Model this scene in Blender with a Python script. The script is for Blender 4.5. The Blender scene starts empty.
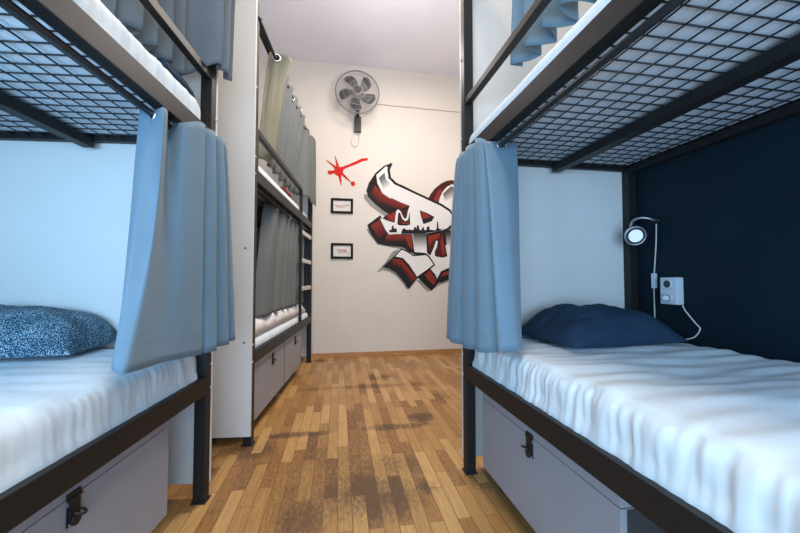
import bpy, bmesh, math, random
from mathutils import Vector, Matrix, noise
random.seed(7)
COL = bpy.context.scene.collection
PI = math.pi

# ------------------------------------------------------------------ materials
def new_mat(name):
    m = bpy.data.materials.new(name); m.use_nodes = True
    nt = m.node_tree; b = nt.nodes['Principled BSDF']
    return m, nt, b
def N(nt, kind, **kw):
    n = nt.nodes.new(kind)
    for k, v in kw.items():
        if k in n.inputs: n.inputs[k].default_value = v
        else: setattr(n, k, v)
    return n
def rgba(c): return (c[0], c[1], c[2], 1.0)
def mat(name, col, rough=.6, metal=0.0, spec=.5, var=0.0, scale=8.0, bump=0.0, bscale=200.0, stretch=(1,1,1), sheen=0.0):
    m, nt, b = new_mat(name)
    b.inputs['Base Color'].default_value = rgba(col)
    b.inputs['Roughness'].default_value = rough
    b.inputs['Metallic'].default_value = metal
    b.inputs['Specular IOR Level'].default_value = spec
    if sheen: b.inputs['Sheen Weight'].default_value = sheen
    if var or bump:
        tc = N(nt, 'ShaderNodeTexCoord'); mp = N(nt, 'ShaderNodeMapping'); mp.inputs['Scale'].default_value = stretch
        nt.links.new(tc.outputs['Object'], mp.inputs['Vector'])
    if var:
        nz = N(nt, 'ShaderNodeTexNoise', Scale=scale, Detail=4.0)
        nt.links.new(mp.outputs[0], nz.inputs['Vector'])
        rp = N(nt, 'ShaderNodeValToRGB')
        rp.color_ramp.elements[0].position = .3; rp.color_ramp.elements[1].position = .7
        rp.color_ramp.elements[0].color = rgba([max(0, c*(1-var)) for c in col])
        rp.color_ramp.elements[1].color = rgba([min(1, c*(1+var)) for c in col])
        nt.links.new(nz.outputs['Fac'], rp.inputs[0]); nt.links.new(rp.outputs[0], b.inputs['Base Color'])
    if bump:
        n2 = N(nt, 'ShaderNodeTexNoise', Scale=bscale, Detail=3.0)
        nt.links.new(mp.outputs[0], n2.inputs['Vector'])
        bp = N(nt, 'ShaderNodeBump', Strength=bump, Distance=.004)
        nt.links.new(n2.outputs['Fac'], bp.inputs['Height']); nt.links.new(bp.outputs[0], b.inputs['Normal'])
    return m

M = {}
M['metal'] = mat('dark_metal', (.013,.0125,.0125), .5, spec=.35, var=.15, scale=20)
M['metal_low'] = mat('dark_wire', (.012,.014,.018), .5)
M['panel'] = mat('white_laminate', (.72,.70,.67), .5, var=.02, scale=3)
M['sheet'] = mat('white_sheet', (.77,.85,.90), .78, bump=.3, bscale=26, stretch=(1,1,.3), spec=.2)
M['matt_under'] = mat('mattress_underside', (.74,.80,.85), .85, var=.06, scale=5, spec=.1)
M['box'] = mat('grey_board', (.33,.34,.38), .5, var=.03, scale=4)
M['box_dark'] = mat('dark_trim_and_shade', (.05,.05,.055), .6)  # dark fittings and seams; also paints shade on the box ends
M['curtain'] = mat('blue_grey_cloth', (.155,.24,.31), .8, bump=.15, bscale=260, var=.05, scale=6, spec=.15, sheen=.15)
M['curtain_grey'] = mat('grey_cloth', (.16,.175,.175), .85, bump=.15, bscale=260, var=.05, scale=6, spec=.15)
M['curtain_olive_lit'] = mat('grey_cloth_olive_light', (.25,.245,.18), .85, bump=.15, bscale=260, var=.06, scale=4, spec=.15)  # olive cast of warm light put into the cloth colour
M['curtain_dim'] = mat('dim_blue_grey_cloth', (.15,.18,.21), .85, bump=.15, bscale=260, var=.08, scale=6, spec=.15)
M['hem_line'] = mat('hem_stitching', (.10,.155,.21), .85)
M['eyelet'] = mat('eyelet_steel', (.75,.75,.74), .3, metal=.9)
M['hole'] = mat('eyelet_hole', (.006,.007,.01), .8)
M['steel'] = mat('bolt_steel', (.7,.69,.66), .35, metal=.8)
M['navy'] = mat('navy_cotton', (.022,.046,.082), .8, bump=.25, bscale=18, var=.1, scale=5, spec=.15)
M['black'] = mat('black_plastic', (.012,.012,.013), .4)
M['black_metal'] = mat('black_iron', (.007,.007,.008), .5, metal=.0)
M['rubber'] = mat('caster_rubber', (.03,.035,.045), .5)
M['white_plastic'] = mat('white_plastic', (.62,.68,.74), .35)
M['cord'] = mat('cream_cord', (.62,.6,.56), .5)
M['rung'] = mat('pale_rung', (.62,.61,.58), .5)
M['chrome'] = mat('brushed_chrome', (.42,.42,.44), .3, metal=.85)
M['blade'] = mat('fan_blade_grey', (.05,.05,.056), .45)
M['cage'] = mat('fan_cage_wire', (.50,.49,.50), .45, metal=.2)
M['cage_rim'] = mat('fan_rim', (.19,.185,.19), .45)
M['paper'] = mat('print_paper', (.76,.73,.69), .8)
M['ink_red'] = mat('red_ink', (.5,.12,.10), .8)
M['paint_red'] = mat('red_paint', (.55,.022,.02), .6)
M['frame'] = mat('dark_wood_frame', (.014,.011,.009), .7, spec=.15)
M['red_cloth'] = mat('red_cloth', (.30,.03,.03), .9)
M['wood_trim'] = mat('baseboard_wood', (.48,.24,.085), .4, var=.25, scale=10, stretch=(.6,10,10))
M['duvet'] = mat('white_duvet', (.88,.88,.88), .85, bump=.3, bscale=25)
M['wall_line'] = mat('painted_cable', (.47,.42,.37), .8)
M['ceiling'] = mat('ceiling_paint', (.82,.81,.87), .95, var=.03, scale=1.2, spec=.1)
M['wall'] = mat('warm_white_paint', (.75,.70,.635), .92, var=.02, scale=1.5, bump=.06, bscale=60, spec=.1)
m, nt, b = new_mat('lens_glow'); b.inputs['Base Color'].default_value = (.75,.8,.85,1); b.inputs['Emission Color'].default_value = (.75,.88,1,1); b.inputs['Emission Strength'].default_value = .35; M['lens'] = m

# mural paint: colours stored on the vertices of the flat painted shapes
m, nt, b = new_mat('spray_paint'); at_ = N(nt, 'ShaderNodeAttribute', attribute_name='Col')
nt.links.new(at_.outputs['Color'], b.inputs['Base Color']); b.inputs['Roughness'].default_value = .7; b.inputs['Specular IOR Level'].default_value = .2
M['spray'] = m

# two-tone walls beside the bunks: navy below, white above
m, nt, b = new_mat('navy_and_white_paint')
tc = N(nt, 'ShaderNodeNewGeometry'); sp = N(nt, 'ShaderNodeSeparateXYZ'); nt.links.new(tc.outputs['Position'], sp.inputs[0])
gt = N(nt, 'ShaderNodeMath', operation='GREATER_THAN'); gt.inputs[1].default_value = 1.68; nt.links.new(sp.outputs['Z'], gt.inputs[0])
nz = N(nt, 'ShaderNodeTexNoise', Scale=4.0, Detail=5.0); nt.links.new(tc.outputs['Position'], nz.inputs['Vector'])
rp = N(nt, 'ShaderNodeValToRGB'); rp.color_ramp.elements[0].color = (.003,.010,.017,1); rp.color_ramp.elements[1].color = (.005,.018,.029,1)
nt.links.new(nz.outputs['Fac'], rp.inputs[0])
mx = N(nt, 'ShaderNodeMixRGB'); nt.links.new(gt.outputs[0], mx.inputs[0]); nt.links.new(rp.outputs[0], mx.inputs[1]); mx.inputs[2].default_value = (.76,.73,.70,1)
nt.links.new(mx.outputs[0], b.inputs['Base Color']); b.inputs['Roughness'].default_value = .7; b.inputs['Specular IOR Level'].default_value = .2
M['navy_wall'] = m

# speckled pillow weave
m, nt, b = new_mat('speckled_weave')
tc = N(nt, 'ShaderNodeTexCoord'); mp = N(nt, 'ShaderNodeMapping'); mp.inputs['Scale'].default_value = (1.0, 1.6, 1.0); mp.inputs['Rotation'].default_value = (0,0,.35)
nt.links.new(tc.outputs['Object'], mp.inputs[0])
vo = N(nt, 'ShaderNodeTexVoronoi', Scale=200.0); nt.links.new(mp.outputs[0], vo.inputs['Vector'])
nz = N(nt, 'ShaderNodeTexNoise', Scale=9.0, Detail=2.0); nt.links.new(mp.outputs[0], nz.inputs['Vector'])
ad = N(nt, 'ShaderNodeMath', operation='MULTIPLY_ADD'); nt.links.new(nz.outputs['Fac'], ad.inputs[0]); ad.inputs[1].default_value = .5; nt.links.new(vo.outputs['Distance'], ad.inputs[2])
rp = N(nt, 'ShaderNodeValToRGB'); rp.color_ramp.interpolation = 'LINEAR'
rp.color_ramp.elements[0].position = .56; rp.color_ramp.elements[0].color = (.42,.60,.70,1)
rp.color_ramp.elements[1].position = .70; rp.color_ramp.elements[1].color = (.02,.06,.10,1)
nt.links.new(ad.outputs[0], rp.inputs[0]); nt.links.new(rp.outputs[0], b.inputs['Base Color']); b.inputs['Roughness'].default_value = .85
M['speckle'] = m

# parquet
m, nt, b = new_mat('worn_parquet')
tc = N(nt, 'ShaderNodeTexCoord')
bk = N(nt, 'ShaderNodeTexBrick', Scale=1.0); bk.offset = .37; bk.offset_frequency = 2; bk.squash = 1.0
bk.inputs['Mortar Size'].default_value = .0016; bk.inputs['Mortar Smooth'].default_value = .3; bk.inputs['Bias'].default_value = 0
bk.inputs['Brick Width'].default_value = .37; bk.inputs['Row Height'].default_value = .062
bk.inputs['Color1'].default_value = (0,0,0,1); bk.inputs['Color2'].default_value = (1,1,1,1); bk.inputs['Mortar'].default_value = (.5,.5,.5,1)
nt.links.new(tc.outputs['Object'], bk.inputs['Vector'])
tone = N(nt, 'ShaderNodeValToRGB'); e = tone.color_ramp.elements
e[0].position = 0; e[0].color = (.42,.21,.07,1); e[1].position = 1; e[1].color = (.64,.385,.155,1)
k = e.new(.3); k.color = (.42,.21,.07,1); k = e.new(.65); k.color = (.50,.28,.10,1)
nt.links.new(bk.outputs['Color'], tone.inputs[0])
mp = N(nt, 'ShaderNodeMapping'); mp.inputs['Scale'].default_value = (3, 45, 1); nt.links.new(tc.outputs['Object'], mp.inputs[0])
gr = N(nt, 'ShaderNodeTexNoise', Scale=2.0, Detail=6.0, Roughness=.65); nt.links.new(mp.outputs[0], gr.inputs['Vector'])
grr = N(nt, 'ShaderNodeValToRGB'); grr.color_ramp.elements[0].position = .3; grr.color_ramp.elements[0].color = (.72,.68,.62,1); grr.color_ramp.elements[1].position = .65; grr.color_ramp.elements[1].color = (1.05,1.03,1,1)
nt.links.new(gr.outputs['Fac'], grr.inputs[0])
m1 = N(nt, 'ShaderNodeMixRGB', blend_type='MULTIPLY'); m1.inputs[0].default_value = 1; nt.links.new(tone.outputs[0], m1.inputs[1]); nt.links.new(grr.outputs[0], m1.inputs[2])
# wear: elongated ellipses of grime (centre, radius in floor coordinates), broken up by noise
sepf = N(nt, 'ShaderNodeSeparateXYZ'); nt.links.new(tc.outputs['Object'], sepf.inputs[0])
acc = None
WEAR = [(2.439, 0.254, 0.07, 0.298, 1.15), (2.455, -0.375, 0.08, 0.33, 0.95), (2.265, 0.495, 0.16, 0.217, 0.8), (2.066, 0.711, 0.1, 0.158, 0.7), (1.72, -0.151, 0.28, 0.324, 0.95), (1.961, -0.277, 0.2, 0.266, 0.7), (2.587, -0.587, 0.12, 0.154, 0.9), (2.996, -0.897, 0.2, 0.218, 0.45), (3.411, -0.261, 0.1, 0.698, 0.75), (3.715, -0.422, 0.16, 0.207, 0.7), (1.586, 0.134, 0.2, 0.144, 0.7), (1.732, -0.441, 0.1, 0.098, 0.85), (1.761, -0.693, 0.15, 0.105, 0.7), (4.578, 0.163, 0.1, 0.303, 0.6), (2.187, 0.023, 0.95, 0.809, 0.38), (3.045, -0.46, 0.6, 0.528, 0.32)]
for cx, cy, rx, ry, st in WEAR:
    dx = N(nt, 'ShaderNodeMath', operation='SUBTRACT'); nt.links.new(sepf.outputs['X'], dx.inputs[0]); dx.inputs[1].default_value = cx
    dx2 = N(nt, 'ShaderNodeMath', operation='DIVIDE'); nt.links.new(dx.outputs[0], dx2.inputs[0]); dx2.inputs[1].default_value = rx
    dx3 = N(nt, 'ShaderNodeMath', operation='MULTIPLY'); nt.links.new(dx2.outputs[0], dx3.inputs[0]); nt.links.new(dx2.outputs[0], dx3.inputs[1])
    dy = N(nt, 'ShaderNodeMath', operation='SUBTRACT'); nt.links.new(sepf.outputs['Y'], dy.inputs[0]); dy.inputs[1].default_value = cy
    dy2 = N(nt, 'ShaderNodeMath', operation='DIVIDE'); nt.links.new(dy.outputs[0], dy2.inputs[0]); dy2.inputs[1].default_value = ry
    dy3 = N(nt, 'ShaderNodeMath', operation='MULTIPLY_ADD'); nt.links.new(dy2.outputs[0], dy3.inputs[0]); nt.links.new(dy2.outputs[0], dy3.inputs[1]); nt.links.new(dx3.outputs[0], dy3.inputs[2])
    mr = N(nt, 'ShaderNodeMapRange'); mr.inputs['From Min'].default_value = 1.0; mr.inputs['From Max'].default_value = 0.0; mr.inputs['To Min'].default_value = 0; mr.inputs['To Max'].default_value = st
    nt.links.new(dy3.outputs[0], mr.inputs['Value'])
    if acc is None: acc = mr.outputs[0]
    else:
        a = N(nt, 'ShaderNodeMath', operation='MAXIMUM'); nt.links.new(acc, a.inputs[0]); nt.links.new(mr.outputs[0], a.inputs[1]); acc = a.outputs[0]
mp2 = N(nt, 'ShaderNodeMapping'); mp2.inputs['Scale'].default_value = (7, 16, 1); nt.links.new(tc.outputs['Object'], mp2.inputs[0])
wn = N(nt, 'ShaderNodeTexNoise', Scale=4.0, Detail=10.0, Roughness=.9); nt.links.new(mp2.outputs[0], wn.inputs['Vector'])
# per-board change in wear
pb = N(nt, 'ShaderNodeMath', operation='MULTIPLY_ADD'); nt.links.new(bk.outputs['Color'], pb.inputs[0]); pb.inputs[1].default_value = -.19; nt.links.new(wn.outputs['Fac'], pb.inputs[2])
w1 = N(nt, 'ShaderNodeMath', operation='MULTIPLY_ADD'); nt.links.new(acc, w1.inputs[0]); w1.inputs[1].default_value = .26; nt.links.new(pb.outputs[0], w1.inputs[2])
wr = N(nt, 'ShaderNodeMapRange'); wr.inputs['From Min'].default_value = .47; wr.inputs['From Max'].default_value = .64; wr.inputs['To Max'].default_value = .85; nt.links.new(w1.outputs[0], wr.inputs['Value'])
m2 = N(nt, 'ShaderNodeMixRGB'); nt.links.new(wr.outputs[0], m2.inputs[0]); nt.links.new(m1.outputs[0], m2.inputs[1]); m2.inputs[2].default_value = (.095,.055,.033,1)
m3 = N(nt, 'ShaderNodeMixRGB'); nt.links.new(bk.outputs['Fac'], m3.inputs[0]); nt.links.new(m2.outputs[0], m3.inputs[1]); m3.inputs[2].default_value = (.15,.075,.03,1)
nt.links.new(m3.outputs[0], b.inputs['Base Color'])
rr = N(nt, 'ShaderNodeMapRange'); rr.inputs['To Min'].default_value = .34; rr.inputs['To Max'].default_value = .7; nt.links.new(wr.outputs[0], rr.inputs['Value']); nt.links.new(rr.outputs[0], b.inputs['Roughness'])
b.inputs['Specular IOR Level'].default_value = .35
bp = N(nt, 'ShaderNodeBump', Strength=.25, Distance=.002); bp.invert = True; nt.links.new(bk.outputs['Fac'], bp.inputs['Height']); nt.links.new(bp.outputs[0], b.inputs['Normal'])
M['parquet'] = m

# ------------------------------------------------------------------ mesh building
class MB:
    def __init__(self): self.bm = bmesh.new(); self.mi = 0
    def _tag(self, before):
        for f in self.bm.faces:
            if f.index < 0 or f not in before: f.material_index = self.mi
    def box(self, x0, x1, y0, y1, z0, z1, bev=0.0, mi=0):
        bm2 = bmesh.new()
        vs = [bm2.verts.new(p) for p in [(x0,y0,z0),(x1,y0,z0),(x1,y1,z0),(x0,y1,z0),(x0,y0,z1),(x1,y0,z1),(x1,y1,z1),(x0,y1,z1)]]
        for q in [(0,1,2,3),(4,7,6,5),(0,4,5,1),(1,5,6,2),(2,6,7,3),(3,7,4,0)]: bm2.faces.new([vs[i] for i in q])
        bmesh.ops.recalc_face_normals(bm2, faces=bm2.faces)
        if bev: bmesh.ops.bevel(bm2, geom=list(bm2.edges), offset=bev, segments=2, affect='EDGES', profile=.7)
        self.merge(bm2, mi); return self
    def merge(self, bm2, mi=0, mtx=None):
        if mtx is not None: bmesh.ops.transform(bm2, matrix=mtx, verts=bm2.verts)
        mp = {v: self.bm.verts.new(v.co) for v in bm2.verts}
        for f in bm2.faces:
            nf = self.bm.faces.new([mp[v] for v in f.verts]); nf.material_index = mi; nf.smooth = f.smooth
        bm2.free()
    def tube(self, pts, r, n=10, mi=0, cap=True, radii=None):
        pts = [Vector(p) for p in pts]; rings = []
        up = None
        for i, p in enumerate(pts):
            t = (pts[min(i+1, len(pts)-1)] - pts[max(i-1, 0)]).normalized()
            if up is None: up = t.orthogonal().normalized()
            up = (up - t*up.dot(t)).normalized(); sd = t.cross(up)
            rr = radii[i] if radii else r
            rings.append([self.bm.verts.new(p + up*rr*math.cos(2*PI*k/n) + sd*rr*math.sin(2*PI*k/n)) for k in range(n)])
        for a, c in zip(rings, rings[1:]):
            for k in range(n):
                f = self.bm.faces.new([a[k], a[(k+1)%n], c[(k+1)%n], c[k]]); f.smooth = n > 5; f.material_index = mi
        if cap:
            for rg, rev in ((rings[0], True), (rings[-1], False)):
                f = self.bm.faces.new(rg[::-1] if rev else rg); f.material_index = mi
        return self
    def ring(self, c, axis, R, r, n=24, k=8, mi=0):
        axis = Vector(axis).normalized(); u = axis.orthogonal().normalized(); w = axis.cross(u); c = Vector(c); rows = []
        for i in range(n):
            t = 2*PI*i/n; d = u*math.cos(t) + w*math.sin(t)
            rows.append([self.bm.verts.new(c + d*(R + r*math.cos(2*PI*j/k)) + axis*r*math.sin(2*PI*j/k)) for j in range(k)])
        for i in range(n):
            a, b2 = rows[i], rows[(i+1)%n]
            for j in range(k):
                f = self.bm.faces.new([a[j], b2[j], b2[(j+1)%k], a[(j+1)%k]]); f.smooth = True; f.material_index = mi
        return self
    def disc(self, c, axis, R, h, n=24, mi=0, R2=None):
        axis = Vector(axis).normalized(); c = Vector(c)
        return self.tube([c - axis*h/2, c + axis*h/2], R, n, mi, radii=[R, R2 if R2 is not None else R])
    def dome(self, c, axis, R, h, n=20, m=6, mi=0):
        axis = Vector(axis).normalized(); c = Vector(c)
        pts = [c + axis*h*math.sin(PI/2*i/m) for i in range(m)]; rad = [R*math.cos(PI/2*i/m) for i in range(m)]
        return self.tube(pts, R, n, mi, radii=rad)
    def build(self, name, mats, parent=None, frame=None, recentre=False):
        me = bpy.data.meshes.new(name); bm = self.bm
        bmesh.ops.recalc_face_normals(bm, faces=bm.faces)
        bm.to_mesh(me); bm.free()
        return link_mesh(name, me, mats, parent, frame, recentre)

def link_mesh(name, me, mats, parent=None, frame=None, recentre=False):
    if not isinstance(mats, (list, tuple)): mats = [mats]
    for k in mats: me.materials.append(M[k])
    o = bpy.data.objects.new(name, me); COL.objects.link(o)
    off = Vector((0,0,0))
    if recentre:
        xs = [v.co for v in me.vertices]
        off = Vector(((min(v.x for v in xs)+max(v.x for v in xs))/2, (min(v.y for v in xs)+max(v.y for v in xs))/2, min(v.z for v in xs)))
        me.transform(Matrix.Translation(-off))
    if parent is not None:
        o.parent = parent; o.location = off - (parent.get('_off') and Vector(parent['_off']) or Vector((0,0,0)))
    elif frame is not None: o.matrix_world = frame @ Matrix.Translation(off)
    else: o.location = off
    if recentre: o['_off'] = list(off)
    return o
def tag(o, label, cat, group=None):
    o['label'] = label; o['category'] = cat
    if group: o['group'] = group
    return o
def empty(name, frame, label, cat, group=None):
    o = bpy.data.objects.new(name, None); COL.objects.link(o); o.matrix_world = frame; o.empty_display_size = .1
    return tag(o, label, cat, group)
def struct(o): o['kind'] = 'structure'; return o
def frame_at(x, y, deg, z=0): return Matrix.Translation((x,y,z)) @ Matrix.Rotation(math.radians(deg), 4, 'Z')
def catmull(P, n):
    P = [Vector(p) for p in P]; out = []; m = len(P)-1
    for i in range(n):
        t = i/(n-1)*m; k = min(int(t), m-1); t -= k
        p0, p1, p2, p3 = P[max(k-1,0)], P[k], P[k+1], P[min(k+2,m)]
        out.append(.5*((2*p1)+(-p0+p2)*t+(2*p0-5*p1+4*p2-p3)*t*t+(-p0+3*p1-3*p2+p3)*t**3))
    return out

# frames: origin on the floor at the aisle corner of a bunk's post; a = into the bunk, s = along it away from the viewer
FR = frame_at(.334, 1.933, 10.07)      # right bunk, a -> +x
FL = frame_at(-.879, 1.693, 4.76)      # near left bunk, a -> -x
FF = frame_at(-.895, 2.201, 4.76)      # far left bunk (origin at its near post)
FW = frame_at(-1.116, 4.658, 9.6)      # back wall: x along the wall, -y into the room
SG = {'R': 1, 'L': -1, 'F': -1}; FRM = {'R': FR, 'L': FL, 'F': FF}
W = 1.04; TOP = 2.76
# ------------------------------------------------------------------ room shell
def quad(name, pts, matname, frame=None):
    me = bpy.data.meshes.new(name); me.from_pydata(pts, [], [tuple(range(len(pts)))]); me.update()
    o = link_mesh(name, me, matname)
    if frame is not None: o.matrix_world = frame
    return struct(o)
H = 3.87
FWrot = Matrix.Translation((0,0,0)) @ Matrix.Rotation(math.radians(9.6+90), 4, 'Z')   # floor boards run towards the back wall
def slab(name, x0, x1, y0, y1, z0, z1, matname, frame):
    o = MB().box(x0, x1, y0, y1, z0, z1).build(name, matname); o.matrix_world = frame; return struct(o)
slab('floor', -2.2, 7.4, -4.2, 4.2, -.1, 0, 'parquet', FWrot)
slab('ceiling', -2.2, 7.4, -4.2, 4.2, H, H+.1, 'ceiling', FWrot)
slab('wall_back', -2.2, 3.2, 0, .12, 0, H, 'wall', FW)
wr_ = MB().box(1.05, 1.17, -4.2, .2, 0, H).box(1.05, 1.62, .2, .3, 0, H).box(1.5, 1.62, .3, 3.6, 0, H).build('wall_right', 'navy_wall'); wr_.matrix_world = FR; struct(wr_)
slab('wall_left', -1.17-.0, -1.05, -4.0, 3.6, 0, H, 'navy_wall', FL)
slab('wall_rear', -2.6, 2.6, -1.75, -1.63, 0, H, 'wall', Matrix.Identity(4))
bb = MB().box(-1.6, 3.2, -.018, 0, 0, .052, bev=.004).box(-1.6, 3.2, -.028, 0, 0, .018, bev=.004).build('baseboard_back', 'wood_trim'); bb.matrix_world = FW; struct(bb)

# ------------------------------------------------------------------ bunk beds
def bunk(key, label, s0, s1, panels, ladder=None):
    g = SG[key]
    root = empty('bunk_bed', FRM[key], label, 'bunk bed', 'black metal bunk beds')
    def bx(mb, a0, a1, s_0, s_1, z0, z1, bev=.003, mi=0):
        x0, x1 = sorted((g*a0, g*a1)); mb.box(x0, x1, s_0, s_1, z0, z1, bev, mi); return mb
    P = .05
    for a in (0, W-P):
        for s in (s0, s1-P):
            p = bx(MB(), a, a+P, s, s+P, .004, TOP).build('post', 'metal', root)
            bx(MB(), a-.007, a+P+.007, s-.007, s+P+.007, 0, .006, .001).build('foot_plate', 'metal_low', p)
    for (z0, z1) in ((.483,.559), (1.617,1.692)):
        rw = .035 if z0 < 1 else .046
        for a in (0, W-rw): bx(MB(), a, a+rw, s0+P, s1-P, z0, z1).build('side_rail', 'metal', root)
        for s in (s0+.01, s1-.04): bx(MB(), P, W-P, s, s+.03, z0+.012, z1).build('end_rail', 'metal', root)
    gs1 = s1-P if ladder is None else ladder[0]
    gr = MB(); bx(gr, .004, .036, s0+P if key == 'F' else s0+.5, gs1, 1.93, 1.965)
    if ladder is None: bx(gr, .004, .036, s0+.5, s0+.535, 1.692, 1.93)
    if key == 'F': bx(gr, .004, .036, s0+P, s0+P+.03, 1.692, 1.93)
    gr.build('guard_rail', 'metal', root)
    bx(MB(), W-.036, W-.004, s0+P, s1-P, 1.93, 1.965).build('guard_rail', 'metal', root)
    for a in (.03 if key == 'F' else .002, W-.038): bx(MB(), a, a+.036, s0+P, s1-P, 2.70, 2.737).build('top_rail', 'metal', root)
    for s in (s0+.008, s1-.042): bx(MB(), P, W-P, s, s+.034, 2.70, 2.737).build('top_rail', 'metal', root)
    for z, a in ((1.594, .046), (2.655, .0 if key == 'F' else .056)):
        rd = MB().tube([(g*a, s0+.02, z), (g*a, s1-.02, z)], .0115, 12)
        for s in (s0+.08, s1-.08): rd.tube([(g*a, s, z), (g*a, s, z+.04)], .005, 8)
        rd.build('curtain_rod', 'metal_low', root)
    # upper bed base: welded wire mesh on a beam down the middle
    wm = MB(); wm.tube([(g*.051, s0+.03, 1.640), (g*.051, s1-.03, 1.640)], .003, 6); a = .062
    while a < W-.04:
        wm.tube([(g*a, s0+.03, 1.640), (g*a, s1-.03, 1.640)], .0028, 6); a += .0655
    s = s1-.08
    while s > s0+.04:
        wm.tube([(g*.03, s, 1.6455), (g*(W-.03), s, 1.6455)], .0028, 6); s -= .0535
    wm.build('wire_mesh', 'metal_low', root)
    bx(MB(), W/2-.01, W/2+.035, s0+.04, s1-.045, 1.594, 1.636).build('support_beam', 'metal', root)
    # lower bed base: boards under the mattress
    lb = MB(); s = s0+.1
    while s < s1-.15:
        bx(lb, .03, W-.03, s, s+.08, .492, .506); s += .16
    lb.build('bed_slats', 'metal_low', root)
    for (sa, sb) in panels:
        pn = bx(MB(), .0, W, sa, sb, .062, TOP+.02, .0015).build('end_panel', 'panel', root)
        ss = sa-.001 if key == 'F' else sb+.001
        for z in (.62, 1.19):
            MB().disc((g*.045, ss, z), (0,1,0), .006, .003, 12).build('screw', 'box_dark', pn)
        sm = (sa+sb)/2
        for z in (.50, .605, 1.655, 1.76, 2.2):
            MB().dome((g*.0, sm + (.012 if key == 'F' else -.012), z), (-g,0,0), .0075, .006, 12, 4).build('bolt', 'steel', root)
    if ladder:
        la, lb_ = ladder
        ld = MB(); bx(ld, .002, .032, la-.015, la+.015, .559, 1.93).build('ladder_upright', 'metal', root)
        bx(MB(), .052, .125, lb_-.03, lb_-.004, .56, 1.63).build('ladder_upright', 'metal_low', root)
        for z in (.905, 1.205, 1.505):
            bx(MB(), .004, .03, la+.015, lb_, z-.022, z+.022).build('ladder_rung', 'rung', root)
    return root
bunk('R', 'black metal bunk bed against the dark navy wall, reading lamp inside', -2.2, 0, [(.001,.019)])
bunk('L', 'black metal bunk bed holding the speckled pillow on its lower mattress', -2.2, 0, [(.001,.019)])
bunk('F', 'black metal bunk bed with pale ladder rungs, nearer the back wall', 0, 2.23, [(-.019,-.001), (2.231,2.249)], ladder=(1.575, 2.18))

# ------------------------------------------------------------------ mattresses
def mattress(key, label, s0, s1, z0, z1, a0, a1, group, bulge=.012, wrinkle=.006, seed=0, low=None, Rend=None):
    g = SG[key]; T = z1-z0; R = min(.05, T*.45); RE = Rend or R
    # closed rounded section around (a,z)
    nA = 26; sec = []
    def arc(ca, cz, t0, t1, n):
        for i in range(n):
            t = t0+(t1-t0)*i/(n-1); sec.append((ca+R*math.cos(t), cz+R*math.sin(t)))
    r2 = .018
    sec.append((a0+.02, z0))
    for i in range(7): sec.append((a0, z0+.01+(T-R-.01)*i/7))
    for i in range(8):
        t = PI - PI/2*i/7; sec.append((a0+R+R*math.cos(t), z1-R+R*math.sin(t)))
    for i in range(1, nA): sec.append((a0+R+(a1-a0-2*R)*i/nA, z1))
    for i in range(8):
        t = PI/2 - PI/2*i/7; sec.append((a1-R+R*math.cos(t), z1-R+R*math.sin(t)))
    for i in range(1, 5): sec.append((a1, z1-R-(T-R-.01)*i/4))
    sec.append((a1-.02, z0))
    for i in range(1, 10): sec.append((a1-.02+(a0-a1+.04)*i/10, z0))
    bm = bmesh.new(); rows = []; n = 300
    ca, cz = (a0+a1)/2, (z0+z1)/2
    for j in range(n+1):
        s = s0+(s1-s0)*j/n
        de = min(s-s0, s1-s)              # rounded ends
        k = 1.0 if de > RE else math.sqrt(max(0, 1-((RE-de)/RE)**2))
        row = []
        for a, z in sec:
            inset = RE*(1-k)*(.35 if RE == R else .7)
            aa = a + (ca-a)/abs(ca-a+1e-9)*inset*min(1, abs(ca-a)/(.5*(a1-a0))) if abs(ca-a) > 1e-6 else a
            zz = z - RE*(1-k)*(.5 if RE == R else .95) if z > cz else z
            if z > z0+.005:
                top = z > z1-R*.3
                if top:
                    zz += wrinkle*1.2*(noise.noise((a*2.2+seed, s*5.0, 1.7)))+ wrinkle*.7*noise.noise((a*4+seed, s*16, 3.1))
                else:
                    near = a < ca
                    wv = noise.noise((s*20+seed+z*2, z*5, 4.4))*.8 + noise.noise((s*46+seed-z*3, z*7, 9.1))*.6
                    h = (z-z0)/T
                    sgn = -1 if near else 1
                    aa += sgn*(bulge*math.sin(min(1, max(0, h))*PI) + wrinkle*1.1*wv*(1 if h > .35 else .4))
                    if low and near and h < .45: aa -= low*math.sin(h/.45*PI)
            row.append(bm.verts.new((g*aa, s, zz)))
        rows.append(row)
    m = len(sec)
    for p, q in zip(rows, rows[1:]):
        for i in range(m):
            f = bm.faces.new([p[i], p[(i+1)%m], q[(i+1)%m], q[i]]); f.smooth = True
            if (p[i].co.z + p[(i+1)%m].co.z)/2 < z0+.002: f.material_index = 1
    bm.faces.new(rows[0]); bm.faces.new(rows[-1][::-1])
    mb = MB(); mb.bm.free(); mb.bm = bm
    o = mb.build('mattress', ['sheet', 'matt_under'], None, FRM[key], True)
    return tag(o, label, 'mattress', group)
mg = 'white sheeted mattresses'
mattress('R', 'white sheeted mattress under the plain navy pillow', -2.14, -.055, .508, .70, .038, 1.0, mg, seed=1, low=.012, wrinkle=.013, bulge=.008)
mattress('L', 'white sheeted mattress under the speckled pillow', -2.14, -.055, .508, .70, .038, 1.0, mg, seed=5, low=.010, wrinkle=.005, bulge=.008)
mattress('F', 'white sheeted mattress low in the bunk with ladder rungs', .055, 2.16, .508, .625, .04, 1.0, mg, seed=9, wrinkle=.008)
mattress('R', 'thin white mattress on wire mesh above the plain navy pillow', -2.14, -.055, 1.652, 1.772, .014, .99, mg, seed=12, bulge=.003, wrinkle=.003)
mattress('L', 'thin white mattress on wire mesh above the speckled pillow', -2.14, -.055, 1.652, 1.80, .014, .99, mg, seed=15, bulge=.003, wrinkle=.008, Rend=.11)
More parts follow.
